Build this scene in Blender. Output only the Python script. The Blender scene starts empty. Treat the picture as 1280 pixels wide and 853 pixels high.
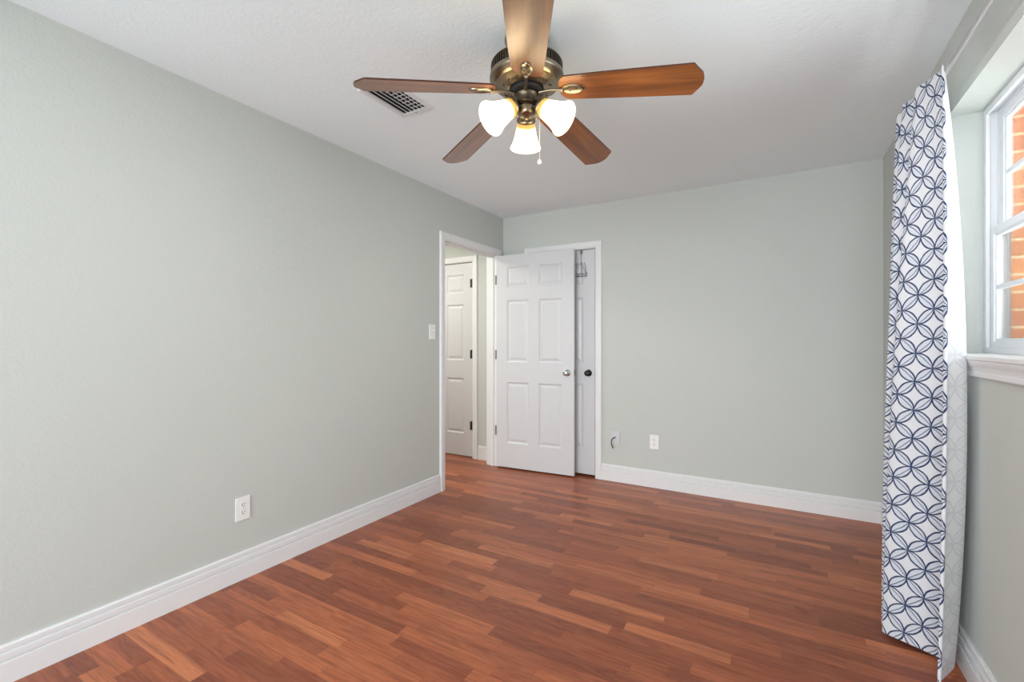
import bpy, bmesh, math, random
from mathutils import Vector, Matrix
random.seed(7)
S = bpy.context.scene
COL = S.collection
R = math.radians

# ------------------------------------------------------------------ camera, world, lights, exposure
CX, CY, CZ, YAW = 2.383, 0.0, 1.22, 30.4
cam = bpy.data.cameras.new('camera')
cam.sensor_width = 36.0
cam.lens = 572.0 / 1280.0 * 36.0
cam.clip_start = 0.02
co = bpy.data.objects.new('camera', cam)
co.location = (CX, CY, CZ)
co.rotation_euler = (R(90), 0, R(YAW))
COL.objects.link(co)
S.camera = co

POW = dict(world=1.85, rear=195, window=52, window_up=400, hall=25.0, bulb=650, glow=9.0)
w = bpy.data.worlds.new('daylight')
S.world = w
w.use_nodes = True
bg = w.node_tree.nodes['Background']
bg.inputs['Color'].default_value = (0.86, 0.93, 1.0, 1)
bg.inputs['Strength'].default_value = POW['world']

def area(name, loc, rot, sx, sy, power, color=(1, 1, 1)):
    l = bpy.data.lights.new(name, 'AREA')
    l.shape = 'RECTANGLE'; l.size = sx; l.size_y = sy
    l.energy = power; l.color = color
    o = bpy.data.objects.new(name, l)
    o.location = loc; o.rotation_euler = rot
    COL.objects.link(o)
    return o

# daylight through the window, a hall lamp, and two added fill lights
area('rear_fill', (1.5, -3.4, 1.55), (R(90), 0, 0), 3.6, 2.6, POW['rear'], (0.93, 0.985, 1.0))  # added unseen fill light behind the camera, brightens the whole room
area('window_daylight', (3.75, 1.75, 1.95), (R(90), 0, R(90)), 1.9, 1.5, POW['window'], (0.95, 0.975, 1.0))
area('window_up_fill', (4.1, 1.75, -0.10), (R(180), 0, 0), 1.6, 3.0, POW['window_up'], (1.0, 1.0, 1.0))  # added upward fill lamp outside the window, lifts the ceiling
area('hall_lamp', (-0.95, 2.9, 2.36), (0, 0, 0), 0.35, 0.35, POW['hall'], (1.0, 0.95, 0.84))

S.view_settings.view_transform = 'Standard'
S.view_settings.look = 'None'
S.view_settings.gamma = 1.0
S.view_settings.use_curve_mapping = False
S.view_settings.exposure = 0.06
S.cycles.use_denoising = True
S.cycles.max_bounces = 12
S.cycles.diffuse_bounces = 8
S.cycles.sample_clamp_indirect = 6.0

# ------------------------------------------------------------------ node helpers and materials
def lin(r, g, b):
    f = lambda c: (c / 255 / 12.92) if c / 255 <= 0.04045 else ((c / 255 + 0.055) / 1.055) ** 2.4
    return (f(r), f(g), f(b), 1.0)

class NT:
    def __init__(s, name):
        s.m = bpy.data.materials.new(name); s.m.use_nodes = True
        s.t = s.m.node_tree; s.n = s.t.nodes; s.l = s.t.links
        s.b = s.n['Principled BSDF']
    def put(s, sock, v):
        if isinstance(v, bpy.types.NodeSocket): s.l.new(v, sock)
        else: sock.default_value = v
    def math(s, op, a, b=None, c=None, clamp=False):
        n = s.n.new('ShaderNodeMath'); n.operation = op; n.use_clamp = clamp
        s.put(n.inputs[0], a)
        if b is not None: s.put(n.inputs[1], b)
        if c is not None: s.put(n.inputs[2], c)
        return n.outputs[0]
    def xyz(s, v):
        n = s.n.new('ShaderNodeSeparateXYZ'); s.put(n.inputs[0], v)
        return n.outputs[0], n.outputs[1], n.outputs[2]
    def vec(s, x=0.0, y=0.0, z=0.0):
        n = s.n.new('ShaderNodeCombineXYZ')
        s.put(n.inputs[0], x); s.put(n.inputs[1], y); s.put(n.inputs[2], z)
        return n.outputs[0]
    def coord(s, k='Object'):
        return s.n.new('ShaderNodeTexCoord').outputs[k]
    def noise(s, v, scale, detail=3.0, rough=0.55, out=0):
        n = s.n.new('ShaderNodeTexNoise'); s.put(n.inputs['Vector'], v)
        n.inputs['Scale'].default_value = scale; n.inputs['Detail'].default_value = detail
        n.inputs['Roughness'].default_value = rough
        return n.outputs[out]
    def white(s, v, out='Value'):
        n = s.n.new('ShaderNodeTexWhiteNoise'); n.noise_dimensions = '3D'; s.put(n.inputs['Vector'], v)
        return n.outputs[out]
    def ramp(s, f, stops):
        n = s.n.new('ShaderNodeValToRGB'); s.put(n.inputs[0], f)
        e = n.color_ramp.elements
        while len(e) < len(stops): e.new(0.5)
        for el, (p, c) in zip(e, stops): el.position = p; el.color = c
        return n.outputs[0]
    def mix(s, f, a, b, mode='MIX'):
        n = s.n.new('ShaderNodeMix'); n.data_type = 'RGBA'; n.blend_type = mode
        s.put(n.inputs[0], f); s.put(n.inputs[6], a); s.put(n.inputs[7], b)
        return n.outputs[2]
    def bump(s, h, strength, dist=0.01):
        n = s.n.new('ShaderNodeBump'); n.inputs['Strength'].default_value = strength
        n.inputs['Distance'].default_value = dist; s.put(n.inputs['Height'], h)
        s.l.new(n.outputs[0], s.b.inputs['Normal'])
    def set(s, **k):
        for key, v in k.items(): s.put(s.b.inputs[key.replace('_', ' ')], v)
        return s
    def smooth(s, v, lo, hi):      # 1 below lo, 0 above hi
        n = s.n.new('ShaderNodeMapRange'); n.interpolation_type = 'SMOOTHSTEP'
        s.put(n.inputs[0], v); n.inputs[1].default_value = lo; n.inputs[2].default_value = hi
        n.inputs[3].default_value = 1.0; n.inputs[4].default_value = 0.0
        return n.outputs[0]

def m_paint(name, col, rough, bscale=0, bstr=0, var=0.0):
    t = NT(name)
    v = t.coord()
    if var:
        f = t.noise(v, 1.3, 4)
        c2 = tuple(x * (1 - var) for x in col[:3]) + (1,)
        t.set(Base_Color=t.mix(f, c2, col))
    else:
        f = t.noise(v, 6.0, 2)
        c2 = tuple(x * 0.975 for x in col[:3]) + (1,)
        t.set(Base_Color=t.mix(f, c2, col))
    t.set(Roughness=rough)
    if bstr:
        h = t.math('ADD', t.noise(v, bscale, 3, 0.6), t.math('MULTIPLY', t.noise(v, bscale * 0.3, 2), 0.8))
        t.bump(h, bstr, 0.006)
    return t.m

def m_metal(name, col, rough, metallic=1.0):
    t = NT(name)
    f = t.noise(t.coord(), 60, 2)
    t.set(Base_Color=col, Metallic=metallic, Roughness=t.math('MULTIPLY_ADD', f, 0.12, rough - 0.06))
    return t.m

def m_plain(name, col, rough=0.5, spec=0.5):
    t = NT(name)
    f = t.noise(t.coord(), 25, 2)
    t.set(Base_Color=t.mix(f, tuple(x * 0.96 for x in col[:3]) + (1,), col), Roughness=rough)
    t.b.inputs['Specular IOR Level'].default_value = spec
    return t.m

def m_floor():
    t = NT('laminate_strips')
    x, y, z = t.xyz(t.coord())
    W = 0.0635
    row = t.math('FLOOR', t.math('DIVIDE', y, W))
    fy = t.math('FRACT', t.math('DIVIDE', y, W))
    r1 = t.white(t.vec(row, 3.7, 1.1)); r2 = t.white(t.vec(row, 9.2, 5.3))
    L = t.math('MULTIPLY_ADD', r1, 0.34, 0.34)
    xs = t.math('DIVIDE', t.math('ADD', x, t.math('MULTIPLY', r2, 5.0)), L)
    colm = t.math('FLOOR', xs); fx = t.math('FRACT', xs)
    idv = t.vec(row, colm, 2.0)
    h = t.white(idv)
    base = t.ramp(h, [(0.0, lin(130, 68, 47)), (0.25, lin(150, 80, 54)), (0.5, lin(166, 92, 61)),
                      (0.75, lin(179, 101, 66)), (1.0, lin(196, 119, 79))])
    off = t.math('MULTIPLY', h, 37.0)
    gv = t.vec(t.math('MULTIPLY_ADD', x, 2.2, off), t.math('MULTIPLY', y, 42.0), off)
    g1 = t.noise(gv, 1.0, 5, 0.6)
    gv2 = t.vec(t.math('MULTIPLY_ADD', x, 7.0, off), t.math('MULTIPLY', y, 170.0), off)
    g2 = t.noise(gv2, 1.0, 3, 0.6)
    # cathedral figure
    d = t.noise(t.vec(t.math('MULTIPLY_ADD', x, 1.6, off), t.math('MULTIPLY', y, 9.0), off), 1.0, 2)
    rings = t.math('SINE', t.math('MULTIPLY', d, 70.0))
    c = t.mix(t.math('MULTIPLY', t.smooth(g1, 0.36, 0.56), 0.45), base, lin(112, 57, 38))
    c = t.mix(t.math('MULTIPLY', t.smooth(g2, 0.36, 0.56), 0.38), c, lin(110, 56, 36))
    c = t.mix(t.math('MULTIPLY', t.math('MULTIPLY_ADD', rings, 0.5, 0.5), 0.10), c, lin(206, 140, 98))
    # joints
    ey = t.math('MINIMUM', fy, t.math('SUBTRACT', 1.0, fy))
    ex = t.math('MULTIPLY', t.math('MINIMUM', fx, t.math('SUBTRACT', 1.0, fx)), 6.0)
    seam = t.smooth(t.math('MINIMUM', ey, ex), 0.0, 0.035)
    c = t.mix(t.math('MULTIPLY', seam, 0.22), c, lin(96, 52, 36))
    t.set(Base_Color=c, Roughness=t.math('MULTIPLY_ADD', g1, 0.12, 0.27))
    t.b.inputs['Specular IOR Level'].default_value = 0.34
    t.bump(t.math('SUBTRACT', t.math('MULTIPLY', g2, 0.4), seam), 0.06, 0.002)
    return t.m

def m_blade():
    t = NT('walnut_blade')
    x, y, z = t.xyz(t.coord())
    g = t.noise(t.vec(t.math('MULTIPLY', x, 3.0), t.math('MULTIPLY', y, 55.0), z), 1.0, 4, 0.6)
    g2 = t.noise(t.vec(t.math('MULTIPLY', x, 1.5), t.math('MULTIPLY', y, 14.0), z), 1.0, 3, 0.6)
    c = t.ramp(g2, [(0.25, lin(92, 50, 22)), (0.5, lin(132, 78, 34)), (0.75, lin(162, 101, 47))])
    c = t.mix(t.math('MULTIPLY', t.smooth(g, 0.35, 0.6), 0.55), c, lin(78, 42, 18))
    # worn flecks
    sp = t.noise(t.vec(t.math('MULTIPLY', x, 9.0), t.math('MULTIPLY', y, 30.0), 3.0), 1.0, 1)
    c = t.mix(t.math('MULTIPLY', t.smooth(sp, 0.17, 0.20), 0.5), c, lin(222, 186, 128))
    t.set(Base_Color=c, Roughness=0.42)
    t.b.inputs['Specular IOR Level'].default_value = 0.35
    t.b.inputs['Coat Weight'].default_value = 1.0
    t.b.inputs['Coat IOR'].default_value = 1.52
    t.b.inputs['Coat Roughness'].default_value = 0.30
    return t.m

def m_curtain(ghost=False):
    t = NT('printed_cotton' if not ghost else 'curtain_reverse')
    uv = t.coord('UV')
    u, v, _ = t.xyz(uv)
    wob = t.noise(t.vec(u, v, 0.3), 22.0, 2)
    wob2 = t.noise(t.vec(v, u, 4.3), 22.0, 2)
    u = t.math('ADD', u, t.math('MULTIPLY', t.math('SUBTRACT', wob, 0.5), 0.007))
    v = t.math('ADD', v, t.math('MULTIPLY', t.math('SUBTRACT', wob2, 0.5), 0.007))
    s = 0.079
    k = 1.0 / (s * math.sqrt(2))
    p = t.math('MULTIPLY', t.math('ADD', u, v), k)
    q = t.math('MULTIPLY', t.math('SUBTRACT', v, u), k)
    lines = None; fill = None
    for a0, b0, sg in ((p, q, 0.22), (q, p, -0.22)):
        a = t.math('SUBTRACT', t.math('FRACT', a0), 0.5)
        b = t.math('SUBTRACT', b0, t.math('ROUND', b0))
        wd = t.math('SUBTRACT', t.math('SQRT', t.math('SUBTRACT', 0.5, t.math('MULTIPLY', a, a))), 0.5)
        ab = t.math('ABSOLUTE', b)
        e = t.math('ABSOLUTE', t.math('SUBTRACT', ab, wd))
        ve = t.math('ABSOLUTE', t.math('SUBTRACT', b, t.math('MULTIPLY', wd, sg)))
        ve = t.math('ADD', ve, t.math('MULTIPLY', t.smooth(t.math('ABSOLUTE', a), 0.50, 0.30), -0.0))
        ln = t.math('MAXIMUM', t.smooth(e, 0.022, 0.050), t.math('MULTIPLY', t.smooth(ve, 0.010, 0.034), 0.8))
        fl = t.smooth(t.math('SUBTRACT', ab, wd), -0.02, 0.02)
        lines = ln if lines is None else t.math('MAXIMUM', lines, ln)
        fill = fl if fill is None else t.math('MAXIMUM', fill, fl)
    brush = t.noise(t.vec(u, v, 1.0), 45.0, 2)
    lines = t.math('MULTIPLY', lines, t.math('MULTIPLY_ADD', brush, 0.5, 0.72), clamp=True)
    white = lin(232, 233, 238)
    c = t.mix(t.math('MULTIPLY', fill, 0.35), white, lin(196, 207, 226))
    c = t.mix(lines, c, t.mix(brush, lin(26, 38, 68), lin(50, 74, 118)))
    if ghost:
        c = t.mix(0.13, lin(229, 229, 229), c)
    weave = t.math('MULTIPLY', t.math('SINE', t.math('MULTIPLY', u, 3800.0)), t.math('SINE', t.math('MULTIPLY', v, 3800.0)))
    t.set(Base_Color=c, Roughness=0.85)
    t.b.inputs['Specular IOR Level'].default_value = 0.15
    t.bump(t.math('ADD', t.math('MULTIPLY', weave, 0.15), t.noise(t.vec(u, v, 0.0), 30, 3)), 0.12, 0.003)
    tr = t.n.new('ShaderNodeBsdfTranslucent'); t.put(tr.inputs['Color'], c)
    mx = t.n.new('ShaderNodeMixShader'); mx.inputs[0].default_value = 0.22
    t.l.new(t.b.outputs[0], mx.inputs[1]); t.l.new(tr.outputs[0], mx.inputs[2])
    t.l.new(mx.outputs[0], t.n['Material Output'].inputs['Surface'])
    return t.m

def m_glass():
    t = NT('window_glass')
    t.n.remove(t.b)
    tr = t.n.new('ShaderNodeBsdfTransparent'); tr.inputs[0].default_value = (0.95, 0.97, 0.96, 1)
    gl = t.n.new('ShaderNodeBsdfGlossy'); gl.inputs['Roughness'].default_value = 0.02
    fr = t.n.new('ShaderNodeFresnel'); fr.inputs[0].default_value = 1.45
    mx = t.n.new('ShaderNodeMixShader')
    t.l.new(t.math('MULTIPLY', fr.outputs[0], 0.8), mx.inputs[0])
    t.l.new(tr.outputs[0], mx.inputs[1]); t.l.new(gl.outputs[0], mx.inputs[2])
    t.l.new(mx.outputs[0], t.n['Material Output'].inputs['Surface'])
    return t.m

def m_brick():
    t = NT('orange_brick')
    x, y, z = t.xyz(t.coord())
    b = t.n.new('ShaderNodeTexBrick')
    t.put(b.inputs['Vector'], t.vec(t.math('ADD', x, y), z, 0.0))
    b.inputs['Color1'].default_value = lin(224, 140, 64)
    b.inputs['Color2'].default_value = lin(204, 116, 48)
    b.inputs['Mortar'].default_value = lin(232, 204, 156)
    b.inputs['Scale'].default_value = 1.0
    b.inputs['Mortar Size'].default_value = 0.005
    b.inputs['Brick Width'].default_value = 0.20
    b.inputs['Row Height'].default_value = 0.067
    n = t.noise(t.coord(), 40, 4)
    t.set(Base_Color=t.mix(t.math('MULTIPLY', n, 0.25), b.outputs[0], lin(140, 80, 48)), Roughness=0.9)
    t.bump(b.outputs[1], -0.5, 0.01)
    return t.m

def m_shade(name, share):
    t = NT(name)
    u, v, _ = t.xyz(t.coord('UV'))      # v: 0 at the neck, 1 at the rim
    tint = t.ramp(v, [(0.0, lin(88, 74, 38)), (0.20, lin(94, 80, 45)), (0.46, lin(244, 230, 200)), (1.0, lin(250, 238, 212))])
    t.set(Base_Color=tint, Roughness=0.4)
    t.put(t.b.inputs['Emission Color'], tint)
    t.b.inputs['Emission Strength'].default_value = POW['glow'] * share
    tr = t.n.new('ShaderNodeBsdfTranslucent'); t.put(tr.inputs['Color'], tint)
    mx = t.n.new('ShaderNodeMixShader'); mx.inputs[0].default_value = 0.5
    t.l.new(t.b.outputs[0], mx.inputs[1]); t.l.new(tr.outputs[0], mx.inputs[2])
    t.l.new(mx.outputs[0], t.n['Material Output'].inputs['Surface'])
    return t.m

def m_emit(name, col, strength):
    t = NT(name)
    t.set(Base_Color=col, Roughness=0.4)
    t.put(t.b.inputs['Emission Color'], col); t.b.inputs['Emission Strength'].default_value = strength
    return t.m

M = {}
M['wall'] = m_paint('sage_grey_wall_paint', lin(196, 200, 196), 0.7, 95, 0.22, 0.02)
M['ceiling'] = m_paint('white_ceiling_paint', lin(238, 246, 250), 0.8, 70, 0.22, 0.01)
M['trim'] = m_paint('white_semigloss_trim', lin(228, 229, 230), 0.35)
M['door'] = m_paint('white_satin_door', lin(208, 209, 212), 0.38)
M['vinyl'] = m_paint('white_vinyl', lin(224, 225, 228), 0.35)
M['floor'] = m_floor()
M['blade'] = m_blade()
M['edge'] = m_plain('dark_blade_edge', lin(70, 34, 18), 0.4)
M['print'] = m_curtain()
M['reverse'] = m_curtain(True)
M['glass'] = m_glass()
M['brick'] = m_brick()
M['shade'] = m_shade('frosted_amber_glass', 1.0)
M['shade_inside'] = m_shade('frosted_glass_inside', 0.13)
M['bulb'] = m_emit('lit_bulb', (1.0, 0.93, 0.84, 1), POW['bulb'])
M['pewter'] = m_metal('brushed_pewter', lin(150, 138, 118), 0.30)
M['pewter_dark'] = m_metal('dark_pewter', lin(92, 84, 72), 0.34)
M['nickel'] = m_metal('brushed_nickel', lin(200, 200, 200), 0.22)
M['chrome'] = m_metal('chrome_wire', lin(170, 172, 175), 0.25)
M['steel'] = m_metal('hinge_steel', lin(128, 128, 126), 0.35)
M['bronze'] = m_metal('dark_bronze', lin(52, 50, 50), 0.28, 0.8)
M['rod'] = m_metal('rod_nickel', lin(205, 205, 206), 0.36, 0.75)
M['black'] = m_plain('black_rubber', lin(28, 29, 31), 0.5)
M['dark'] = m_plain('dark_slot', lin(40, 40, 40), 0.7)
M['duct'] = m_plain('dark_duct', lin(46, 46, 47), 0.8)
M['plastic'] = m_plain('white_plastic', lin(238, 239, 238), 0.35)
M['plate'] = m_plain('pale_grey_plastic', lin(205, 206, 210), 0.4)
M['cord'] = m_plain('bead_chain', lin(214, 208, 190), 0.35)
M['lawn'] = m_paint('lawn_grass', lin(104, 120, 74), 0.9, 30, 0.4, 0.3)

# ------------------------------------------------------------------ mesh helpers
def obj(name, bm, mat, parent=None, smooth=False, mats=None):
    me = bpy.data.meshes.new(name)
    bmesh.ops.recalc_face_normals(bm, faces=bm.faces[:])
    bm.to_mesh(me); bm.free()
    for m in (mats or [mat]): me.materials.append(m)
    if smooth:
        for p in me.polygons: p.use_smooth = True
        try: me.set_sharp_from_angle(angle=R(38))
        except Exception: pass
    o = bpy.data.objects.new(name, me)
    COL.objects.link(o)
    if parent: o.parent = parent
    return o

def empty(name, loc=(0, 0, 0), rz=0.0, parent=None):
    o = bpy.data.objects.new(name, None)
    o.location = loc; o.rotation_euler = (0, 0, rz)
    o.empty_display_size = 0.05
    COL.objects.link(o)
    if parent: o.parent = parent
    return o

def tag(o, label=None, cat=None, group=None, kind=None):
    if label: o['label'] = label
    if cat: o['category'] = cat
    if group: o['group'] = group
    if kind: o['kind'] = kind
    return o

def box(bm, x0, x1, y0, y1, z0, z1, bev=0.0, mi=0):
    r = bmesh.ops.create_cube(bm, size=1.0)
    vs = r['verts']
    for v in vs:
        v.co = Vector((x0 + (v.co.x + .5) * (x1 - x0), y0 + (v.co.y + .5) * (y1 - y0), z0 + (v.co.z + .5) * (z1 - z0)))
    es = list({e for v in vs for e in v.link_edges})
    for f in {f for v in vs for f in v.link_faces}: f.material_index = mi
    if bev: bmesh.ops.bevel(bm, geom=es, offset=bev, segments=2, affect='EDGES', profile=0.5)
    return bm

def B(*a, **k): return box(bmesh.new(), *a, **k)

def frame_of(d):
    d = Vector(d).normalized()
    u = d.orthogonal().normalized() if abs(d.z) > 0.99 else Vector((0, 0, 1)).cross(d).normalized()
    return u, d.cross(u), d

def tube(bm, pts, rad, seg=10, cap=True):
    pts = [Vector(p) for p in pts]
    rs = rad if isinstance(rad, (list, tuple)) else [rad] * len(pts)
    rings = []; pu = None
    for i, p in enumerate(pts):
        d = pts[min(i + 1, len(pts) - 1)] - pts[max(i - 1, 0)]
        d.normalize()
        if pu is None: u = frame_of(d)[0]
        else:
            u = pu - d * pu.dot(d)
            u = u.normalized() if u.length > 1e-5 else frame_of(d)[0]
        pu = u; v = d.cross(u)
        rings.append([bm.verts.new(p + (u * math.cos(2 * math.pi * k / seg) + v * math.sin(2 * math.pi * k / seg)) * rs[i]) for k in range(seg)])
    for a, b in zip(rings, rings[1:]):
        for k in range(seg): bm.faces.new((a[k], a[(k + 1) % seg], b[(k + 1) % seg], b[k]))
    if cap:
        bm.faces.new(rings[0][::-1]); bm.faces.new(rings[-1])
    return bm

def lathe(bm, prof, seg=48, mat=None, uvs=False, mi=0):
    """prof: list of (radius, height) turned about +Z, then moved by mat."""
    mat = mat or Matrix.Identity(4)
    rings = []
    for r, z in prof:
        if r < 1e-6: rings.append([bm.verts.new(mat @ Vector((0, 0, z)))])
        else: rings.append([bm.verts.new(mat @ Vector((r * math.cos(2 * math.pi * k / seg), r * math.sin(2 * math.pi * k / seg), z))) for k in range(seg)])
    lay = bm.loops.layers.uv.verify() if uvs else None
    zs = [z for r, z in prof]; z0, z1 = min(zs), max(zs)
    vz = {}
    for ring, (r, z) in zip(rings, prof):
        for v in ring: vz[v] = (z - z0) / (z1 - z0 + 1e-9)
    for a, b in zip(rings, rings[1:]):
        for k in range(seg):
            k2 = (k + 1) % seg
            if len(a) == 1 and len(b) == 1: continue
            if len(a) == 1: f = bm.faces.new((a[0], b[k2], b[k]))
            elif len(b) == 1: f = bm.faces.new((a[k], a[k2], b[0]))
            else: f = bm.faces.new((a[k], a[k2], b[k2], b[k]))
            f.material_index = mi
            if lay:
                for lp in f.loops: lp[lay].uv = (k / seg, vz[lp.vert])
    return bm

def sweep(bm, path, prof, closed_ends=True):
    """path: list of (point, outward vector o, normal n) ; prof: list of (a, b) placed at point + o*a + n*b"""
    rings = [[bm.verts.new(Vector(p) + Vector(o) * a + Vector(n) * b) for a, b in prof] for p, o, n in path]
    k = len(prof)
    for r1, r2 in zip(rings, rings[1:]):
        for i in range(k): bm.faces.new((r1[i], r1[(i + 1) % k], r2[(i + 1) % k], r2[i]))
    if closed_ends:
        bm.faces.new(rings[0][::-1]); bm.faces.new(rings[-1])
    return bm

# ------------------------------------------------------------------ room shell
RW, RD, RH = 2.975, 3.889, 2.44
YB = -0.70
def struct(name, bm, mat, **k):
    o = obj(name, bm, mat, **k); o['kind'] = 'structure'; return o

struct('floor', B(-1.9, RW + 0.10, YB, 4.6, -0.06, 0.0), M['floor'])
struct('ceiling', B(-1.9, RW + 0.10, YB, 4.6, RH, RH + 0.06), M['ceiling'])

DY0, DY1, DH = 2.948, 3.792, 2.068      # rough opening in the left wall
bm = bmesh.new()
box(bm, -0.115, 0, YB, DY0, 0, RH)
box(bm, -0.115, 0, DY1, RD, 0, RH)
box(bm, -0.115, 0, DY0, DY1, DH, RH)
struct('wall_left', bm, M['wall'])

KX0, KX1, KH = 0.290, 0.978, 2.066      # closet opening
bm = bmesh.new()
box(bm, -0.115, KX0, RD, RD + 0.11, 0, RH)
box(bm, KX1, RW + 0.1, RD, RD + 0.11, 0, RH)
box(bm, KX0, KX1, RD, RD + 0.11, KH, RH)
struct('wall_back', bm, M['wall'])

WY0, WY1, WZ0, WZ1 = 0.98, 2.535, 1.150, 2.140      # window recess
bm = bmesh.new()
box(bm, RW, RW + 0.17, YB, WY0, 0, RH)
box(bm, RW, RW + 0.17, WY1, RD, 0, RH)
box(bm, RW, RW + 0.17, WY0, WY1, 0, WZ0)
box(bm, RW, RW + 0.17, WY0, WY1, WZ1, RH)
struct('wall_right', bm, M['wall'])

bm = bmesh.new()                       # brick outer leaf with its own reveal
BX0, BX1 = RW + 0.171, RW + 0.275
box(bm, BX0, BX1, YB, WY0 - 0.03, -0.3, 2.7)
box(bm, BX0, BX1, WY1 - 0.052, 4.6, -0.3, 2.7)
box(bm, BX0, BX1, WY0 - 0.03, WY1 - 0.052, -0.3, WZ0 - 0.02)
box(bm, BX0, BX1, WY0 - 0.03, WY1 - 0.052, WZ1 - 0.01, 2.7)
struct('wall_outside', bm, M['brick'])

bm = bmesh.new()                       # rear wall behind the camera; wide opening added to let the fill light in
box(bm, -0.115, 0.12, YB - 0.12, YB, 0, RH)
box(bm, 2.88, RW + 0.17, YB - 0.12, YB, 0, RH)
box(bm, 0.12, 2.88, YB - 0.12, YB, 2.28, RH)
struct('wall_rear', bm, M['wall'])

HY = 3.900                             # hallway beyond the bedroom door
HX0, HX1, HH = -1.185, -0.362, 2.062
bm = bmesh.new()
box(bm, -1.9, HX0, HY, HY + 0.1, 0, RH)
box(bm, HX1, -0.115, HY, HY + 0.1, 0, RH)
box(bm, HX0, HX1, HY, HY + 0.1, HH, RH)
struct('wall_hall', bm, M['wall'])
bm = bmesh.new()
box(bm, -1.9, -1.8, 2.2, HY, 0, RH)
box(bm, -1.8, -0.115, 2.2, 2.3, 0, RH)
struct('wall_hall_far', bm, M['wall'])
bm = bmesh.new()                       # closet interior
box(bm, -0.115, 0.0, RD + 0.11, 4.6, 0, RH)
box(bm, 1.4, 1.5, RD + 0.11, 4.6, 0, RH)
box(bm, 0.0, 1.4, 4.5, 4.6, 0, RH)
struct('wall_closet', bm, M['wall'])
bm = bmesh.new()
box(bm, -1.3, -0.2, 4.5, 4.6, 0, RH)
struct('wall_beyond_hall', bm, M['wall'])

struct('ground', B(BX1, 14, -8, 12, -0.45, -0.30), M['lawn'])

# baseboards: stepped colonial profile (projection, height)
BB = [(0, 0), (.016, 0), (.016, .078), (.0152, .0805), (.0050, .0825), (.0050, .0880), (.0135, .0895), (.0135, .1095), (.0125, .111),
      (.0030, .1125), (.0030, .1190), (.0100, .1200), (.0100, .134), (.0070, .140), (0, .140)]
def baseboard(name, a, b, n):
    path = [((a[0], a[1], 0), n, (0, 0, 1)), ((b[0], b[1], 0), n, (0, 0, 1))]
    return struct(name, sweep(bmesh.new(), path, BB), M['trim'])
baseboard('baseboard_left', (0, YB), (0, 2.893), (1, 0, 0))
baseboard('baseboard_back', (1.018, RD), (RW, RD), (0, -1, 0))
baseboard('baseboard_right', (RW, YB), (RW, RD), (-1, 0, 0))
baseboard('baseboard_hall', (-0.305, HY), (-0.115, HY), (0, -1, 0))

# door casings: U-shaped sweep of a moulded profile, plus the jamb boards
CP = [(0, 0), (0, .010), (.004, .013), (.010, .013), (.014, .0155), (.040, .0175), (.050, .0175), (.056, .015), (.060, .010), (.060, 0)]
def casing(bm, p0, p1, h, ax, nrm):
    """p0,p1: the opening's bottom corners (2D points), ax: unit vector p0->p1, nrm: facing"""
    ax = Vector(ax); nrm = Vector(nrm); up = Vector((0, 0, 1))
    a = Vector((p0[0], p0[1], 0)); b = Vector((p1[0], p1[1], 0))
    path = [(a, -ax, nrm), (a + up * h, -ax + up, nrm), (b + up * h, ax + up, nrm), (b, ax, nrm)]
    return sweep(bm, path, CP)

bm = bmesh.new()
jy0, jy1, jh = 2.966, 3.774, 2.050
casing(bm, (0, jy0 - 0.005), (0, jy1 + 0.005), jh + 0.005, (0, 1, 0), (1, 0, 0))
casing(bm, (-0.115, jy0 - 0.005), (-0.115, jy1 + 0.005), jh + 0.005, (0, 1, 0), (-1, 0, 0))
box(bm, -0.115, 0, DY0, jy0, 0, jh)
box(bm, -0.115, 0, jy1, DY1, 0, jh)
box(bm, -0.115, 0, DY0, DY1, jh, DH)
box(bm, -0.070, -0.037, jy0, jy0 + 0.011, 0, jh - 0.011)
box(bm, -0.070, -0.037, jy1 - 0.011, jy1, 0, jh - 0.011)
box(bm, -0.070, -0.037, jy0, jy1, jh - 0.011, jh)
t1 = struct('trim_1', bm, M['trim'])
t1['label'] = 'white casing around the open bedroom doorway in the left wall'
bm = bmesh.new()
box(bm, -0.030, 0.0035, jy0 - 0.0005, jy0 + 0.0015, 0.895, 0.955)
box(bm, 0.0005, 0.006, jy0 - 0.004, jy0 + 0.0015, 0.907, 0.945, 0.001)
obj('strike_plate', bm, M['steel'], t1)

bm = bmesh.new()
kx0, kx1, kh = 0.308, 0.960, 2.048
casing(bm, (kx0 - 0.004, RD), (kx1 + 0.004, RD), kh + 0.004, (1, 0, 0), (0, -1, 0))
box(bm, KX0, kx0, RD, RD + 0.11, 0, kh)
box(bm, kx1, KX1, RD, RD + 0.11, 0, kh)
box(bm, KX0, KX1, RD, RD + 0.11, kh, KH)
box(bm, kx0, kx0 + 0.011, RD + 0.047, RD + 0.075, 0, kh)
box(bm, kx1 - 0.011, kx1, RD + 0.047, RD + 0.075, 0, kh)
box(bm, kx0, kx1, RD + 0.047, RD + 0.075, kh - 0.011, kh)
t2 = struct('trim_2', bm, M['trim'])
t2['label'] = 'white casing around the closet door in the back wall'

bm = bmesh.new()
hx0, hx1, hh = -1.167, -0.380, 2.044
casing(bm, (hx0 - 0.004, HY), (hx1 + 0.004, HY), hh + 0.004, (1, 0, 0), (0, -1, 0))
box(bm, HX0, hx0, HY, HY + 0.1, 0, hh)
box(bm, hx1, HX1, HY, HY + 0.1, 0, hh)
box(bm, HX0, HX1, HY, HY + 0.1, hh, HH)
box(bm, hx0, hx1, HY + 0.045, HY + 0.07, hh - 0.011, hh)
t3 = struct('trim_3', bm, M['trim'])
t3['label'] = 'white casing around the closed hallway door'

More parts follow.
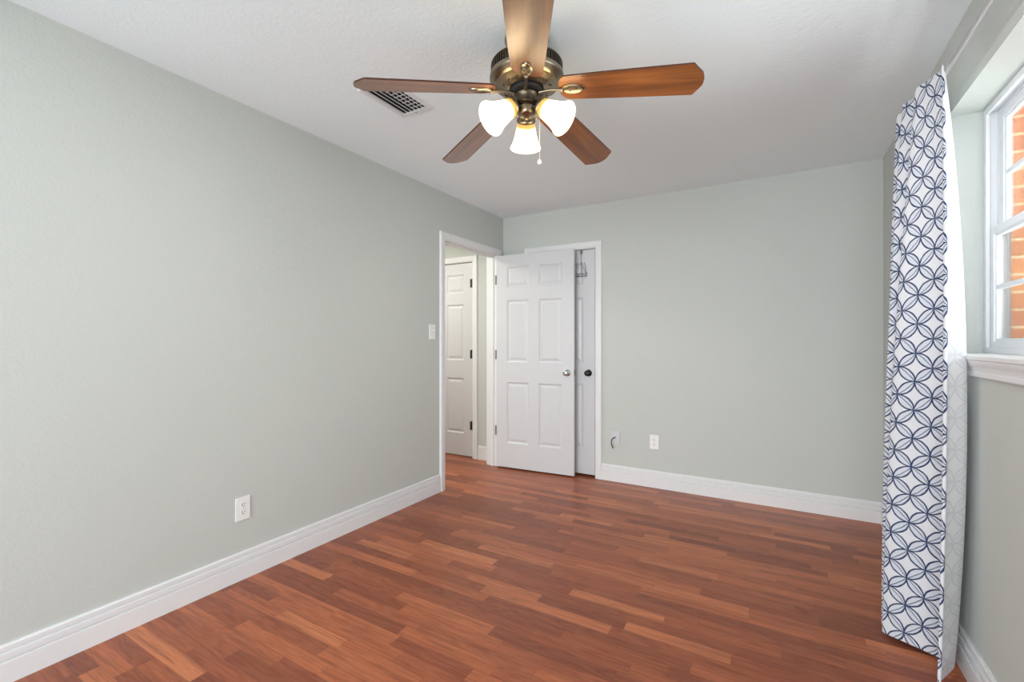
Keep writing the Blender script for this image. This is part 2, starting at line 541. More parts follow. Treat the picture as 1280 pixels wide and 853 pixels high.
# ------------------------------------------------------------------ six-panel doors
def door_bm(W, H=2.026, T=0.035):
    """leaf along +x from the hinge (x=0), faces at y=0 (front, -y) and y=T; bottom at z=0"""
    bm = bmesh.new()
    st = 0.112; mid = 0.098
    pw = (W - 2 * st - mid) / 2
    cols = [(st, st + pw), (st + pw + mid, W - st)]
    rows = [(0.232, 0.815), (1.005, 1.595), (1.715, 1.912)]
    xs = sorted({0, W} | {c for p in cols for c in p}); zs = sorted({0, H} | {c for p in rows for c in p})
    for side in (0, 1):
        s = 1 if side == 0 else -1
        y0 = 0 if side == 0 else T
        P = lambda x, z, d: bm.verts.new((x, y0 + s * d, z))
        def ring(x0, x1, z0, z1, i, d):
            return [P(x0 + i, z0 + i, d), P(x1 - i, z0 + i, d), P(x1 - i, z1 - i, d), P(x0 + i, z1 - i, d)]
        for xa, xb in zip(xs, xs[1:]):
            for za, zb in zip(zs, zs[1:]):
                if (xa, xb) in cols and (za, zb) in rows:
                    rs = [ring(xa, xb, za, zb, i, d) for i, d in ((0, 0), (.006, .004), (.013, .0085), (.021, .0085), (.040, .0025), (.043, .002))]
                    for r1, r2 in zip(rs, rs[1:]):
                        for k in range(4): bm.faces.new((r1[k], r1[(k + 1) % 4], r2[(k + 1) % 4], r2[k]))
                    bm.faces.new(rs[-1])
                else:
                    bm.faces.new(ring(xa, xb, za, zb, 0, 0))
    e = [(0, 0), (W, 0), (W, T), (0, T)]
    lo = [bm.verts.new((x, y, 0)) for x, y in e]; hi = [bm.verts.new((x, y, H)) for x, y in e]
    for k in (1, 3): bm.faces.new((lo[k], lo[(k + 1) % 4], hi[(k + 1) % 4], hi[k]))
    bm.faces.new(lo); bm.faces.new(hi)
    bmesh.ops.remove_doubles(bm, verts=bm.verts[:], dist=1e-5)
    return bm

def knob_bm(p, d, size=1.0, faceted=False):
    bm = bmesh.new()
    u, v, d = frame_of(d)
    mt = Matrix.Translation(Vector(p)) @ Matrix((u, v, d)).transposed().to_4x4() @ Matrix.Scale(size, 4)
    prof = [(0, 0), (.032, 0), (.0325, .003), (.029, .007), (.016, .010), (.011, .014), (.0105, .026), (.014, .031), (.0225, .036),
            (.0265, .043), (.0265, .050), (.0225, .057), (.014, .0605), (.0, .0615)]
    lathe(bm, prof, 32, mt)
    return bm

def hinge_bm(x, y, z, leaf_dir):
    bm = bmesh.new()
    tube(bm, [(x, y, z - 0.045), (x, y, z + 0.045)], 0.0062, 12)
    tube(bm, [(x, y, z + 0.045), (x, y, z + 0.050)], [0.005, 0.002], 12)
    for s in leaf_dir:
        box(bm, min(x, x + s * 0.030), max(x, x + s * 0.030), y - 0.001, y + 0.0025, z - 0.044, z + 0.044)
    return bm

# the open bedroom door, hinged on the far jamb and swung against the closet
D1 = empty('door_1', (0.016, 3.7375, 0.014), R(4.3))
tag(D1, 'open white six-panel bedroom door with bright nickel knob, swung in front of the closet', kind='structure')
obj('leaf', door_bm(0.782), M['door'], D1)
for s, nm in ((-1, 'front'), (1, 'back')):
    kb = knob_bm((0.782 - 0.064, 0 if s < 0 else 0.035, 0.92), (0, s, 0), 0.95 if s < 0 else 0.72)
    obj('knob', kb, M['nickel'], D1, smooth=True)
bm = bmesh.new(); box(bm, 0.7815, 0.7835, 0.005, 0.030, 0.892, 0.948, 0.0006); box(bm, 0.7835, 0.791, 0.011, 0.024, 0.911, 0.929, 0.001)
obj('latch_plate', bm, M['steel'], D1)
for z in (0.345, 1.075, 1.795):
    bm = bmesh.new()
    box(bm, -0.0025, 0.0, 0.002, 0.033, z - 0.044, z + 0.044)
    tube(bm, [(-0.006, -0.003, z - 0.045), (-0.006, -0.003, z + 0.045)], 0.006, 12)
    obj('hinge', bm, M['steel'], D1, smooth=True)

# closed closet door
D2 = empty('door_2', (0.312, RD + 0.008, 0.020))
tag(D2, 'closed white closet door with dark bronze knob, mostly hidden behind the open door', kind='structure')
obj('leaf', door_bm(0.642, 2.022), M['door'], D2)
obj('knob', knob_bm((0.642 - 0.058, 0.0, 0.912), (0, -1, 0), 0.95), M['bronze'], D2, smooth=True)
obj('latch_plate', B(0.642, 0.6445, 0.004, 0.030, 0.884, 0.940), M['bronze'], D2)
for z in (0.25, 1.03, 1.80):
    obj('hinge', hinge_bm(-0.002, -0.005, z, (1,)), M['steel'], D2, smooth=True)

# closed hallway door seen through the doorway
D3 = empty('door_3', (-1.163, HY + 0.006, 0.012))
tag(D3, 'closed white hallway door with black hinges, seen through the doorway', kind='structure')
obj('leaf', door_bm(0.779, 2.026), M['door'], D3)
for z in (0.325, 1.07, 1.81):
    obj('hinge', hinge_bm(0.7815, -0.007, z, (-1,)), M['black'], D3, smooth=True)
obj('knob', knob_bm((0.06, 0, 0.92), (0, -1, 0)), M['bronze'], D3, smooth=True)

# ------------------------------------------------------------------ window
WN = empty('window_1', (0, 0, 0))
tag(WN, 'white vinyl window in the deep recess of the right wall', kind='structure')
X0 = RW + 0.108
fy0, fy1, fz0, fz1 = WY0 + 0.002, WY1 - 0.002, WZ0 + 0.022, WZ1 - 0.001
def rect_frame(bm, xa, xb, y0, y1, z0, z1, wl, wr, wb, wt, bev=0.0015):
    box(bm, xa, xb, y0, y0 + wl, z0, z1, bev); box(bm, xa, xb, y1 - wr, y1, z0, z1, bev)
    box(bm, xa, xb, y0 + wl, y1 - wr, z0, z0 + wb, bev); box(bm, xa, xb, y0 + wl, y1 - wr, z1 - wt, z1, bev)
    return bm
bm = bmesh.new()
rect_frame(bm, X0, X0 + 0.012, fy0, fy1, fz0, fz1, .026, .026, .022, .026)
rect_frame(bm, X0 + 0.012, X0 + 0.060, fy0, fy1, fz0, fz1, .014, .014, .012, .014)
rect_frame(bm, X0 + 0.036, X0 + 0.060, fy0 + .014, fy1 - .014, fz0 + .012, fz1 - .014, .010, .010, .008, .010)
rect_frame(bm, X0 + 0.060, X0 + 0.075, fy0 + .004, fy1 - .004, fz0, fz1, .034, .034, .03, .034)
obj('window_frame', bm, M['vinyl'], WN)
ZM = 1.664
def sash(name, xa, xb, y0, y1, z0, z1, zm, wt, wb):
    bm = rect_frame(bmesh.new(), xa, xb, y0, y1, z0, z1, .042, .042, wb, wt, 0.003)
    rect_frame(bm, xa + .006, xb - .004, y0 + .042, y1 - .042, z0 + wb, z1 - wt, .009, .009, .009, .009, 0.001)
    o = obj(name, bm, M['vinyl'], WN)
    a, b, c, d = y0 + .051, y1 - .051, z0 + wb + .009, z1 - wt - .009
    bm = bmesh.new(); xm = (xa + xb) / 2
    box(bm, xm - .006, xm + .006, a, b, zm - .009, zm + .009, .002)
    for k in (1, 2):
        yy = a + (b - a) * k / 3
        box(bm, xm - .005, xm + .005, yy - .009, yy + .009, c, d, .002)
    obj('muntin', bm, M['vinyl'], o)
    obj('pane', B(xm - .0015, xm + .0015, a, b, c, d), M['glass'], o)
    return o
lo = sash('lower_sash', X0 + .0125, X0 + .0355, fy0 + .015, fy1 - .015, fz0 + .0125, ZM, 1.428, .030, .036)
sash('upper_sash', X0 + .0365, X0 + .0595, fy0 + .0245, fy1 - .0245, ZM - .028, fz1 - .0245, 1.864, .034, .028)
obj('sash_lock', box(box(bmesh.new(), X0 + .014, X0 + .034, 1.72, 1.80, ZM, ZM + .008, .002), X0 + .004, X0 + .018, 1.75, 1.81, ZM + .008, ZM + .014, .002), M['vinyl'], lo)

# window stool and its moulded apron
bm = bmesh.new()
box(bm, RW - 0.001, X0 + 0.01, WY0 + 0.001, WY1 - 0.001, WZ0 + 0.0005, WZ0 + 0.0215)
AP = [(0, .0215), (.030, .0215), (.0325, .018), (.0325, .008), (.030, .0045), (.027, .003), (.027, -.001), (.0245, -.008), (.018, -.020),
      (.0145, -.031), (.0140, -.036), (.0155, -.038), (.0155, -.050), (.0125, -.054), (0, -.054)]
ya, yb = 0.80, 2.243
path = [((RW, ya, WZ0), (-1, 0, 0), (0, 0, 1)), ((RW, yb, WZ0), (-1, 0, 0), (0, 0, 1))]
sweep(bm, path, AP)
t4 = struct('trim_4', bm, M['trim'])
t4['label'] = 'white moulded window sill along the bottom of the recess'

# ------------------------------------------------------------------ ceiling fan
FX, FY = 1.501, 1.620
TC = -61.2                                   # the blade that points at the camera
FAN = empty('ceiling_fan', (FX, FY, RH))
tag(FAN, 'five-blade brown wooden ceiling fan with three lit frosted bell shades', 'ceiling fan')
def Z(z): return z - RH
bm = lathe(bmesh.new(), [(.0, 0), (.088, 0), (.090, -.010), (.084, -.026), (.066, -.044), (.050, -.054), (.048, -.060), (.048, -.112), (.0, -.112)], 48)
obj('canopy', bm, M['pewter'], FAN, smooth=True)
# motor housing: ribbed vent band above a stepped bowl
prof = [(.0, Z(2.336)), (.128, Z(2.336)), (.140, Z(2.332)), (.144, Z(2.326)), (.138, Z(2.322)), (.138, Z(2.290)), (.147, Z(2.286)), (.149, Z(2.280)),
        (.149, Z(2.272)), (.146, Z(2.266)), (.143, Z(2.264)), (.139, Z(2.258)), (.128, Z(2.249)), (.122, Z(2.247)), (.119, Z(2.247)),
        (.104, Z(2.238)), (.080, Z(2.231)), (.072, Z(2.231)), (.070, Z(2.236)), (.0, Z(2.236))]
MH = obj('motor_housing', lathe(bmesh.new(), prof, 64), M['pewter'], FAN, smooth=True)
bm = bmesh.new()
for k in range(72):
    a = 2 * math.pi * k / 72
    m = Matrix.Rotation(a, 4, 'Z')
    n0 = len(bm.verts); bm.verts.ensure_lookup_table()
    before = set(bm.verts)
    box(bm, .136, .1445, -.0026, .0026, Z(2.288), Z(2.324))
    for v in bm.verts:
        if v not in before: v.co = m @ v.co
obj('vent_ribs', bm, M['pewter_dark'], MH)
for k in range(15):
    a = 2 * math.pi * (k + 0.5) / 15
    bm = box(bmesh.new(), -.0085, .0085, -.003, .003, -.0012, .0012, .0008)
    m = Matrix.Rotation(a, 4, 'Z') @ Matrix.Translation((.097, 0, Z(2.2354))) @ Matrix.Rotation(R(-18), 4, 'Y') @ Matrix.Rotation(R(62), 4, 'Z')
    for v in bm.verts: v.co = m @ v.co
    obj('cooling_slot', bm, M['dark'], MH)
bm = lathe(bmesh.new(), [(.0, Z(2.237)), (.066, Z(2.237)), (.068, Z(2.233)), (.068, Z(2.220)), (.060, Z(2.214)), (.0, Z(2.214))], 48)
obj('flywheel', bm, M['black'], FAN, smooth=True)
bm = lathe(bmesh.new(), [(.0, Z(2.216)), (.048, Z(2.216)), (.0505, Z(2.212)), (.0505, Z(2.206)), (.047, Z(2.202)), (.0455, Z(2.180)), (.047, Z(2.176)),
                         (.048, Z(2.172)), (.045, Z(2.167)), (.036, Z(2.162)), (.0, Z(2.162))], 48)
obj('switch_housing', bm, M['pewter_dark'], FAN, smooth=True)
bm = lathe(bmesh.new(), [(.0, Z(2.163)), (.034, Z(2.163)), (.037, Z(2.158)), (.037, Z(2.135)), (.034, Z(2.129)), (.026, Z(2.124)), (.012, Z(2.121)),
                         (.007, Z(2.117)), (.004, Z(2.112)), (.0, Z(2.111))], 40)
obj('light_hub', bm, M['pewter'], FAN, smooth=True)

DROOP, PITCH = 7.0, 13.0
def blade_bm():
    """outline in the blade's own plane, x outward"""
    r0, r1 = 0.135, 0.666
    half = []
    for k in range(9):                      # rounded root
        a = math.pi / 2 * k / 8
        half.append((r0 + 0.040 * (1 - math.cos(a)), 0.060 * math.sin(a) ** 0.8))
    half += [(0.30, 0.0655), (0.45, 0.0695), (0.624, 0.0735), (0.630, 0.0725), (0.660, 0.030), (0.664, 0.016), (r1, 0.0)]
    pts = half + [(x, -y) for x, y in half[-2:0:-1]]
    bm = bmesh.new()
    T = 0.0032
    lo = [bm.verts.new((x, y, -T)) for x, y in pts]; hi = [bm.verts.new((x, y, T)) for x, y in pts]
    bm.faces.new(lo); bm.faces.new(hi)
    n = len(pts)
    for k in range(n):
        f = bm.faces.new((lo[k], lo[(k + 1) % n], hi[(k + 1) % n], hi[k])); f.material_index = 1
    return bm
def spoon(t):                               # half-width of the iron's oval plate at t in 0..1
    return 0.0245 * math.sqrt(max(0.0, 1 - (2 * t - 1) ** 2))
def iron_bm():
    bm = bmesh.new()
    # curved arm
    pts = []; ws = []
    for k in range(9):
        t = k / 8
        pts.append((0.055 + 0.100 * t, 0, -0.016 + 0.006 * math.sin(math.pi * t) + 0.004 * t)); ws.append(0.0085 - 0.0028 * math.sin(math.pi * t))
    tube(bm, pts, ws, 12)
    # oval spoon under the blade, hollow in the middle
    N = 28; x0, x1 = 0.143, 0.238
    rings = []
    for s, dz in ((1.0, -0.0040), (0.98, -0.0085), (0.80, -0.0120), (0.58, -0.0085), (0.25, -0.0070)):
        rings.append([bm.verts.new(((x0 + x1) / 2 + 0.0475 * s * math.cos(2 * math.pi * k / N), 0.0245 * s * math.sin(2 * math.pi * k / N), dz)) for k in range(N)])
    for a, b in zip(rings, rings[1:]):
        for k in range(N): bm.faces.new((a[k], a[(k + 1) % N], b[(k + 1) % N], b[k]))
    bm.faces.new(rings[0]); bm.faces.new(rings[-1])
    return bm
def screws_bm():
    bm = bmesh.new()
    for x, y in ((0.205, 0.0), (0.178, 0.009), (0.178, -0.009)):
        lathe(bm, [(0, -.0105), (.0035, -.0098), (.0042, -.007), (0, -.006)], 12, Matrix.Translation((x, y, 0)))
    return bm
first = None
for k in range(5):
    az = TC + 72 * k
    mt = (Matrix.Rotation(R(az), 4, 'Z') @ Matrix.Translation((0, 0, Z(2.232))) @ Matrix.Rotation(R(DROOP), 4, 'Y') @ Matrix.Rotation(R(-PITCH), 4, 'X'))
    if first is None:
        b = obj('blade', blade_bm(), None, FAN, mats=[M['blade'], M['edge']])
        i = obj('blade_iron', iron_bm(), M['pewter'], b, smooth=True)
        s = obj('screws', screws_bm(), M['pewter_dark'], b, smooth=True)
        first = (b, i, s)
    else:
        b = first[0].copy(); i = first[1].copy(); s = first[2].copy()
        for o in (b, i, s): COL.objects.link(o)
        b.parent = FAN; i.parent = b; s.parent = b
    b.matrix_local = mt

for az, TILT in ((-59.6 + 60, 54.0), (-59.6 - 60, 54.0), (-59.6 + 180, 44.0)):
    m0 = Matrix.Rotation(R(az), 4, 'Z')
    neck = Vector((0.067, 0, Z(2.146)))
    d = Vector((math.sin(R(TILT)), 0, -math.cos(R(TILT))))
    # arm and socket cup in the fan's frame
    bm = bmesh.new()
    tube(bm, [m0 @ Vector(p) for p in ((0.030, 0, Z(2.152)), (0.040, 0, Z(2.156)), (0.049, 0, Z(2.156)), (0.056, 0, Z(2.152)))], [.008, .0075, .0075, .009], 12)
    arm = obj('light_arm', bm, M['pewter'], FAN, smooth=True)
    rot = Matrix.Translation(neck) @ d.to_track_quat('Z', 'Y').to_matrix().to_4x4()
    mt = m0 @ rot
    bm = lathe(bmesh.new(), [(0, -.024), (.016, -.024), (.024, -.018), (.030, -.008), (.0385, .000), (.0395, .006), (.0385, .010), (.036, .010), (.0, .002)], 32, mt)
    obj('socket_cup', bm, M['pewter'], arm, smooth=True)
    for q in range(3):
        a = 2 * math.pi * q / 3 + 0.5
        p1 = mt @ Vector((.037 * math.cos(a), .037 * math.sin(a), .004)); p2 = mt @ Vector((.047 * math.cos(a), .047 * math.sin(a), .004))
        bm = tube(bmesh.new(), [p1, p1.lerp(p2, .6), p1.lerp(p2, .62), p2], [.0018, .0018, .0035, .0035], 10)
        obj('thumb_screw', bm, M['pewter'], arm, smooth=True)
    outer = [(.0365, .0), (.037, .012), (.038, .026), (.041, .045), (.046, .066), (.0515, .086), (.0570, .101), (.0625, .112), (.0655, .1165), (.0660, .1185)]
    inner = [(r - .003, z) for r, z in outer[::-1]]
    inner[0] = (.0645, .1185)
    bm = lathe(bmesh.new(), outer, 48, mt, uvs=True)
    lathe(bm, outer[-1:] + inner, 48, mt, uvs=True, mi=1)
    bmesh.ops.remove_doubles(bm, verts=bm.verts[:], dist=1e-6)
    sh = obj('lamp_shade', bm, None, FAN, smooth=True, mats=[M['shade'], M['shade_inside']])
    bulb = lathe(bmesh.new(), [(.0, .085), (.010, .083), (.018, .076), (.0225, .066), (.0225, .058), (.018, .046), (.012, .034), (.0115, .008), (.0, .008)], 24, mt)
    obj('bulb', bulb, M['bulb'], sh, smooth=True)

cr, cf = Vector((math.cos(R(YAW)), math.sin(R(YAW)), 0)), Vector((-math.sin(R(YAW)), math.cos(R(YAW)), 0))
pc = cr * 0.054 + cf * 0.030
bm = bmesh.new()
tube(bm, [pc * 0.62 + Vector((0, 0, Z(2.176))), pc * 0.9 + Vector((0, 0, Z(2.174))), pc + Vector((0, 0, Z(2.160))), pc + Vector((0, 0, Z(1.966)))], .0011, 8)
for k in range(46):
    z = Z(2.158 - k * 0.0042)
    lathe(bm, [(0, -.0016), (.0016, 0), (0, .0016)], 8, Matrix.Translation(pc + Vector((0, 0, z))))
ch = obj('pull_chain', bm, M['cord'], FAN, smooth=True)
bm = lathe(bmesh.new(), [(0, -.010), (.005, -.0088), (.0085, -.004), (.0092, 0), (.0078, .005), (.004, .009), (.002, .013), (0, .014)], 20, Matrix.Translation(pc + Vector((0, 0, Z(1.952)))))
obj('pull_knob', bm, M['plastic'], ch, smooth=True)

# ------------------------------------------------------------------ ceiling vent
VX0, VX1, VY0, VY1 = 0.612, 0.822, 1.535, 1.848
V = empty('ceiling_vent', ((VX0 + VX1) / 2, (VY0 + VY1) / 2, RH))
tag(V, 'white louvred ceiling air vent behind the left fan blade', 'vent')
hw, hl = (VX1 - VX0) / 2, (VY1 - VY0) / 2
bm = bmesh.new()
FP = [(0, 0), (0, -.003), (.004, -.007), (.024, -.0075), (.028, -.004), (.028, 0)]   # flange
ring = []
for sx, sy in ((-1, -1), (1, -1), (1, 1), (-1, 1)):
    ring.append([bm.verts.new((sx * (hw - a), sy * (hl - a), b)) for a, b in FP])
for k in range(4):
    a, b = ring[k], ring[(k + 1) % 4]
    for i in range(len(FP)): bm.faces.new((a[i], a[(i + 1) % len(FP)], b[(i + 1) % len(FP)], b[i]))
obj('flange', bm, M['vinyl'], V)
obj('duct_opening', B(-hw + .027, hw - .027, -hl + .027, hl - .027, -.0012, -.0002), M['duct'], V)
for k in range(6):
    x = -hw + .040 + k * (2 * hw - .080) / 5
    bm = bmesh.new(); box(bm, -.0085, .0085, -hl + .027, hl - .027, -.0006, .0006)
    for v in bm.verts: v.co = Matrix.Translation((x, 0, -.0072)) @ Matrix.Rotation(R(26), 4, 'Y') @ v.co
    obj('louvre', bm, M['vinyl'], V)
for k in range(1, 9):
    y = -hl + .027 + k * (2 * hl - .054) / 9
    obj('crossbar', B(0.0, hw - .027, y - .002, y + .002, -.0045, -.002), M['vinyl'], V)
for sy in (-1, 1):
    obj('screw', lathe(bmesh.new(), [(0, -.009), (.003, -.0085), (.004, -.007), (0, -.007)], 12, Matrix.Translation((0.0, sy * (hl - .013), 0))), M['steel'], V, smooth=True)

# ------------------------------------------------------------------ switch, outlets, coax plate
def plate_root(name, loc, rz):
    return empty(name, loc, rz)          # local: x to the right on the wall, -y out of the wall, z up
def rounded_plate(w_, h_, t_=.0055):
    return B(-w_ / 2, w_ / 2, -t_, 0, -h_ / 2, h_ / 2, .0022)
def outlet(loc, rz, label):
    o = plate_root('wall_outlet', loc, rz)
    tag(o, label, 'outlet')
    obj('cover_plate', rounded_plate(.074, .119), M['plastic'], o)
    for sz in (1, -1):
        bm = bmesh.new(); N = 28
        pts = []
        for k in range(N):
            a = 2 * math.pi * k / N
            pts.append((max(-.0140, min(.0140, .0172 * math.cos(a))), .0142 * math.sin(a)))
        f0 = [bm.verts.new((x, -.0050, z + sz * .0195)) for x, z in pts]; f1 = [bm.verts.new((x, -.0068, z + sz * .0195)) for x, z in pts]
        for k in range(N): bm.faces.new((f0[k], f0[(k + 1) % N], f1[(k + 1) % N], f1[k]))
        bm.faces.new(f1); bm.faces.new(f0)
        rc = obj('receptacle', bm, M['plastic'], o)
        bm = bmesh.new()
        box(bm, -.0080, -.0055, -.0074, -.0060, sz * .0195 - .001, sz * .0195 + .0085)
        box(bm, .0055, .0080, -.0074, -.0060, sz * .0195 + .000, sz * .0195 + .0075)
        lathe(bm, [(0, 0), (.0028, 0), (.0028, .0014), (0, .0014)], 14, Matrix.Translation((0, -.0060, sz * .0195 - .0065)) @ Matrix.Rotation(R(90), 4, 'X'))
        obj('slots', bm, M['dark'], rc)
    obj('screw', lathe(bmesh.new(), [(0, 0), (.003, 0), (.0025, .0015), (0, .0018)], 14, Matrix.Translation((0, -.0052, 0)) @ Matrix.Rotation(R(90), 4, 'X')), M['plate'], o, smooth=True)
    return o
outlet((0, 1.327, 0.360), R(90), 'white duplex power outlet low on the long left wall')
outlet((1.477, RD, 0.377), 0, 'white duplex power outlet low on the back wall, right of the cable plate')

sw = plate_root('light_switch', (0, 2.808, 1.293), R(90))
tag(sw, 'white toggle light switch on the left wall beside the doorway', 'light switch')
obj('cover_plate', rounded_plate(.074, .119), M['plastic'], sw)
bm = bmesh.new(); box(bm, -.0055, .0055, -.0068, -.005, -.0125, .0125, .0006)
obj('toggle_slot', bm, M['plate'], sw)
bm = bmesh.new(); box(bm, -.0042, .0042, -.018, -.006, -.004, .004, .0015)
for v in bm.verts: v.co = Matrix.Translation((0, 0, .004)) @ Matrix.Rotation(R(-24), 4, 'X') @ v.co
obj('toggle', bm, M['plastic'], sw)
for sz in (1, -1):
    obj('screw', lathe(bmesh.new(), [(0, 0), (.003, 0), (.0025, .0015), (0, .0018)], 14, Matrix.Translation((0, -.0052, sz * .030)) @ Matrix.Rotation(R(90), 4, 'X')), M['plate'], sw, smooth=True)

cp = plate_root('cable_plate', (1.148, RD, 0.378), 0)
tag(cp, 'pale cable wall plate with a short black cable, beside the closet casing', 'wall plate')
obj('cover_plate', rounded_plate(.070, .114), M['plate'], cp)
bm = lathe(bmesh.new(), [(0, 0), (.0075, 0), (.0075, .004), (.005, .005), (.005, .014), (0, .014)], 6, Matrix.Translation((-.004, -.0052, .004)) @ Matrix.Rotation(R(90), 4, 'X'))
obj('coax_jack', bm, M['nickel'], cp)
bm = bmesh.new()
tube(bm, [(-.004, -.016, .004), (-.006, -.034, .006), (-.014, -.046, .000), (-.022, -.048, -.014), (-.026, -.044, -.034), (-.025, -.038, -.054), (-.018, -.034, -.076)],
     [.0045, .0045, .0043, .0040, .0040, .0040, .0042], 12)
cb = obj('cable', bm, M['black'], cp, smooth=True)
bm = tube(bmesh.new(), [(-.018, -.034, -.076), (-.0165, -.0335, -.0815), (-.015, -.033, -.087)], [.0052, .0052, .0046], 12)
obj('connector', bm, M['steel'], cb, smooth=True)

# ------------------------------------------------------------------ wire hanger hooked over the closet door
HK = empty('over_door_hook', (0.826, RD + 0.008, 2.042))
tag(HK, 'wire over-the-door hook rack hanging at the top of the closet door', 'hook')
bm = bmesh.new()
box(bm, -.013, .013, -.0025, .037, .0002, .0022, .0006)
box(bm, -.013, .013, -.0028, -.0008, -.034, .002, .0006)
obj('bracket', bm, M['steel'], HK)
bm = bmesh.new()
y = -.007
tube(bm, [(0, -.004, -.018), (0, y, -.05), (0, y, -.225)], .0030, 10)
for s in (-1, 1):
    tube(bm, [(0, y, -.110), (s * .018, y - .003, -.150), (s * .050, y - .004, -.214)], .0022, 10)
    tube(bm, [(s * .030, y - .002, -.110), (s * .040, y - .006, -.150), (s * .056, y - .010, -.214)], .0020, 10)
obj('stem', bm, M['chrome'], HK, smooth=True)
bm = bmesh.new()
for z, yy in ((-.214, y - .004), (-.236, y - .012)):
    tube(bm, [(-.064, yy, z), (.064, yy, z)], .0028, 10)
obj('rail', bm, M['chrome'], HK, smooth=True)
for k in range(4):
    x = -.051 + .034 * k
    bm = tube(bmesh.new(), [(x, y - .004, -.214), (x, y - .008, -.238), (x, y - .020, -.250), (x, y - .034, -.246), (x, y - .042, -.232)], .0022, 10)
    obj('hook', bm, M['chrome'], HK, smooth=True)
    bm = lathe(bmesh.new(), [(0, -.005), (.004, -.003), (.005, 0), (.004, .003), (0, .005)], 12, Matrix.Translation((x, y - .042, -.230)))
    obj('hook_ball', bm, M['chrome'], HK, smooth=True)

# ------------------------------------------------------------------ curtain rod and curtain
RX, RZ = CX + 0.512, 2.186
ROD = empty('curtain_rod', (RX, 1.75, RZ))
tag(ROD, 'slim brushed metal curtain rod above the window', 'curtain rod')
obj('rod', tube(bmesh.new(), [(0, -1.02, 0), (0, 0.93, 0)], .0085, 16), M['rod'], ROD, smooth=True)
for s, y in ((-1, -1.02), (1, 0.93)):
    mt = Matrix.Translation((0, y, 0)) @ Matrix.Rotation(R(-90 * s), 4, 'X')
    obj('finial', lathe(bmesh.new(), [(0, 0), (.011, 0), (.012, .004), (.009, .008), (.013, .014), (.017, .022), (.015, .031), (.008, .038), (0, .040)], 24, mt), M['rod'], ROD, smooth=True)
for y in (-0.93, 0.88):
    bm = bmesh.new()
    box(bm, RW - RX - .004, RW - RX, y - .012, y + .012, -.035, .035, .001)
    tube(bm, [(RW - RX - .003, y, -.012), (.02, y, -.012), (.006, y, -.0115), (0, y, -.0105)], .004, 10)
    tube(bm, [(-.0105, y, 0), (-.0075, y, -.0085), (0, y, -.0115), (.0075, y, -.0085), (.0105, y, 0)], .003, 8)
    obj('bracket', bm, M['rod'], ROD, smooth=True)

# plan of the gathered panel at three heights, relative to the camera position: (x, y)
Zk = (2.198, 1.20, 0.018)
KEYS = [  # top, middle, bottom
    ((0.500, 2.176), (.502, 2.143), (.482, 2.133)),   # turned-over leading hem
    ((0.496, 2.171), (.497, 2.140), (.478, 2.131)),
    ((0.494, 2.177), (.494, 2.150), (.476, 2.140)),
    ((0.498, 2.184), (.522, 2.165), (.510, 2.200)),
    ((0.503, 2.190), (.555, 2.182), (.544, 2.262)),   # back fold
    ((0.506, 2.196), (.560, 2.200), (.550, 2.285)),
    ((0.502, 2.206), (.535, 2.245), (.520, 2.318)),
    ((0.480, 2.262), (.468, 2.310), (.440, 2.362)),
    ((0.454, 2.318), (.404, 2.364), (.369, 2.400)),   # main front fold
    ((0.462, 2.338), (.415, 2.396), (.382, 2.418)),
    ((0.490, 2.360), (.500, 2.405), (.490, 2.430)),
    ((0.494, 2.378), (.515, 2.420), (.505, 2.442)),
    ((0.460, 2.415), (.440, 2.438), (.420, 2.452)),
    ((0.437, 2.444), (.393, 2.460), (.374, 2.466)),   # second fold
    ((0.448, 2.462), (.410, 2.480), (.388, 2.480)),
    ((0.490, 2.485), (.505, 2.495), (.490, 2.496)),
    ((0.494, 2.500), (.510, 2.508), (.500, 2.506)),
    ((0.460, 2.530), (.440, 2.525), (.420, 2.520)),
    ((0.436, 2.556), (.405, 2.545), (.390, 2.532)),   # third fold
    ((0.450, 2.572), (.430, 2.562), (.410, 2.548)),
    ((0.490, 2.590), (.515, 2.578), (.500, 2.566)),
    ((0.494, 2.602), (.545, 2.592), (.535, 2.580)),
]
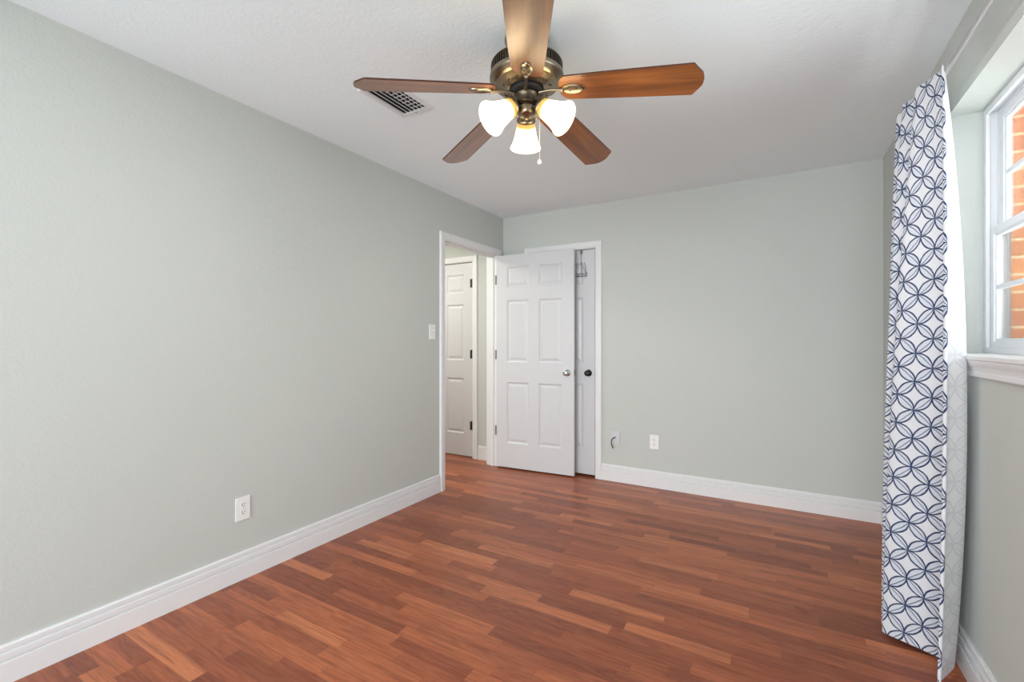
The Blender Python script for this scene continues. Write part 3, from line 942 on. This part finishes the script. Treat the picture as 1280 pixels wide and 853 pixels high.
def catmull(P, n):
    out = []
    for i in range(len(P) - 1):
        p0 = P[max(i - 1, 0)]; p1 = P[i]; p2 = P[i + 1]; p3 = P[min(i + 2, len(P) - 1)]
        for k in range(n):
            t = k / n
            out.append(tuple(0.5 * (2 * b + (c - a) * t + (2 * a - 5 * b + 4 * c - d) * t * t + (3 * b - a - 3 * c + d) * t ** 3) for a, b, c, d in zip(p0, p1, p2, p3)))
    out.append(P[-1]); return out
def plan(z):
    a, b, c = Zk
    wa = (z - b) * (z - c) / ((a - b) * (a - c)); wb = (z - a) * (z - c) / ((b - a) * (b - c)); wc = (z - a) * (z - b) / ((c - a) * (c - b))
    P = [(CX + wa * p[0] + wb * q[0] + wc * r[0], wa * p[1] + wb * q[1] + wc * r[1]) for p, q, r in KEYS]
    return catmull(P, 7)
NZ = 90
rows = []
for j in range(NZ + 1):
    z = Zk[0] + (Zk[2] - Zk[0]) * j / NZ
    rows.append([Vector((x, y, z)) for x, y in plan(z)])
# the leading hem hangs a little lower than the gathered folds
ncol = len(rows[0])
mid = rows[NZ // 2]
U = [0.0]
for a, b in zip(mid, mid[1:]): U.append(U[-1] + (b - a).length)
def sheet(off):
    bm = bmesh.new(); lay = bm.loops.layers.uv.verify()
    grid = []
    for j, row in enumerate(rows):
        vs = []
        for i, p in enumerate(row):
            a = row[max(i - 1, 0)]; b = row[min(i + 1, ncol - 1)]
            d = (b - a).normalized(); n = Vector((d.y, -d.x, 0))
            vs.append(bm.verts.new(p + n * off))
        grid.append(vs)
    for j in range(NZ):
        for i in range(ncol - 1):
            f = bm.faces.new((grid[j][i], grid[j][i + 1], grid[j + 1][i + 1], grid[j + 1][i]))
            for lp, (ii, jj) in zip(f.loops, ((i, j), (i + 1, j), (i + 1, j + 1), (i, j + 1))):
                lp[lay].uv = (U[ii], rows[jj][0].z)
    return bm
CUR = empty('curtain', (CX + 0.45, 2.35, RZ))
tag(CUR, 'white curtain with navy interlocking ring print, gathered beside the window', 'curtain')
def cobj(name, off, mat):
    o = obj(name, sheet(off), mat, None, smooth=True)
    o.parent = CUR; o.matrix_parent_inverse = Matrix.Translation(-CUR.location)
    return o
PRINT_SIDE = -1
cobj('printed_panel', 0.0011 * PRINT_SIDE, M['print'])
lnn = cobj('lining', -0.0011 * PRINT_SIDE, M['reverse'])
lnn['label'] = 'plain white reverse of the curtain'
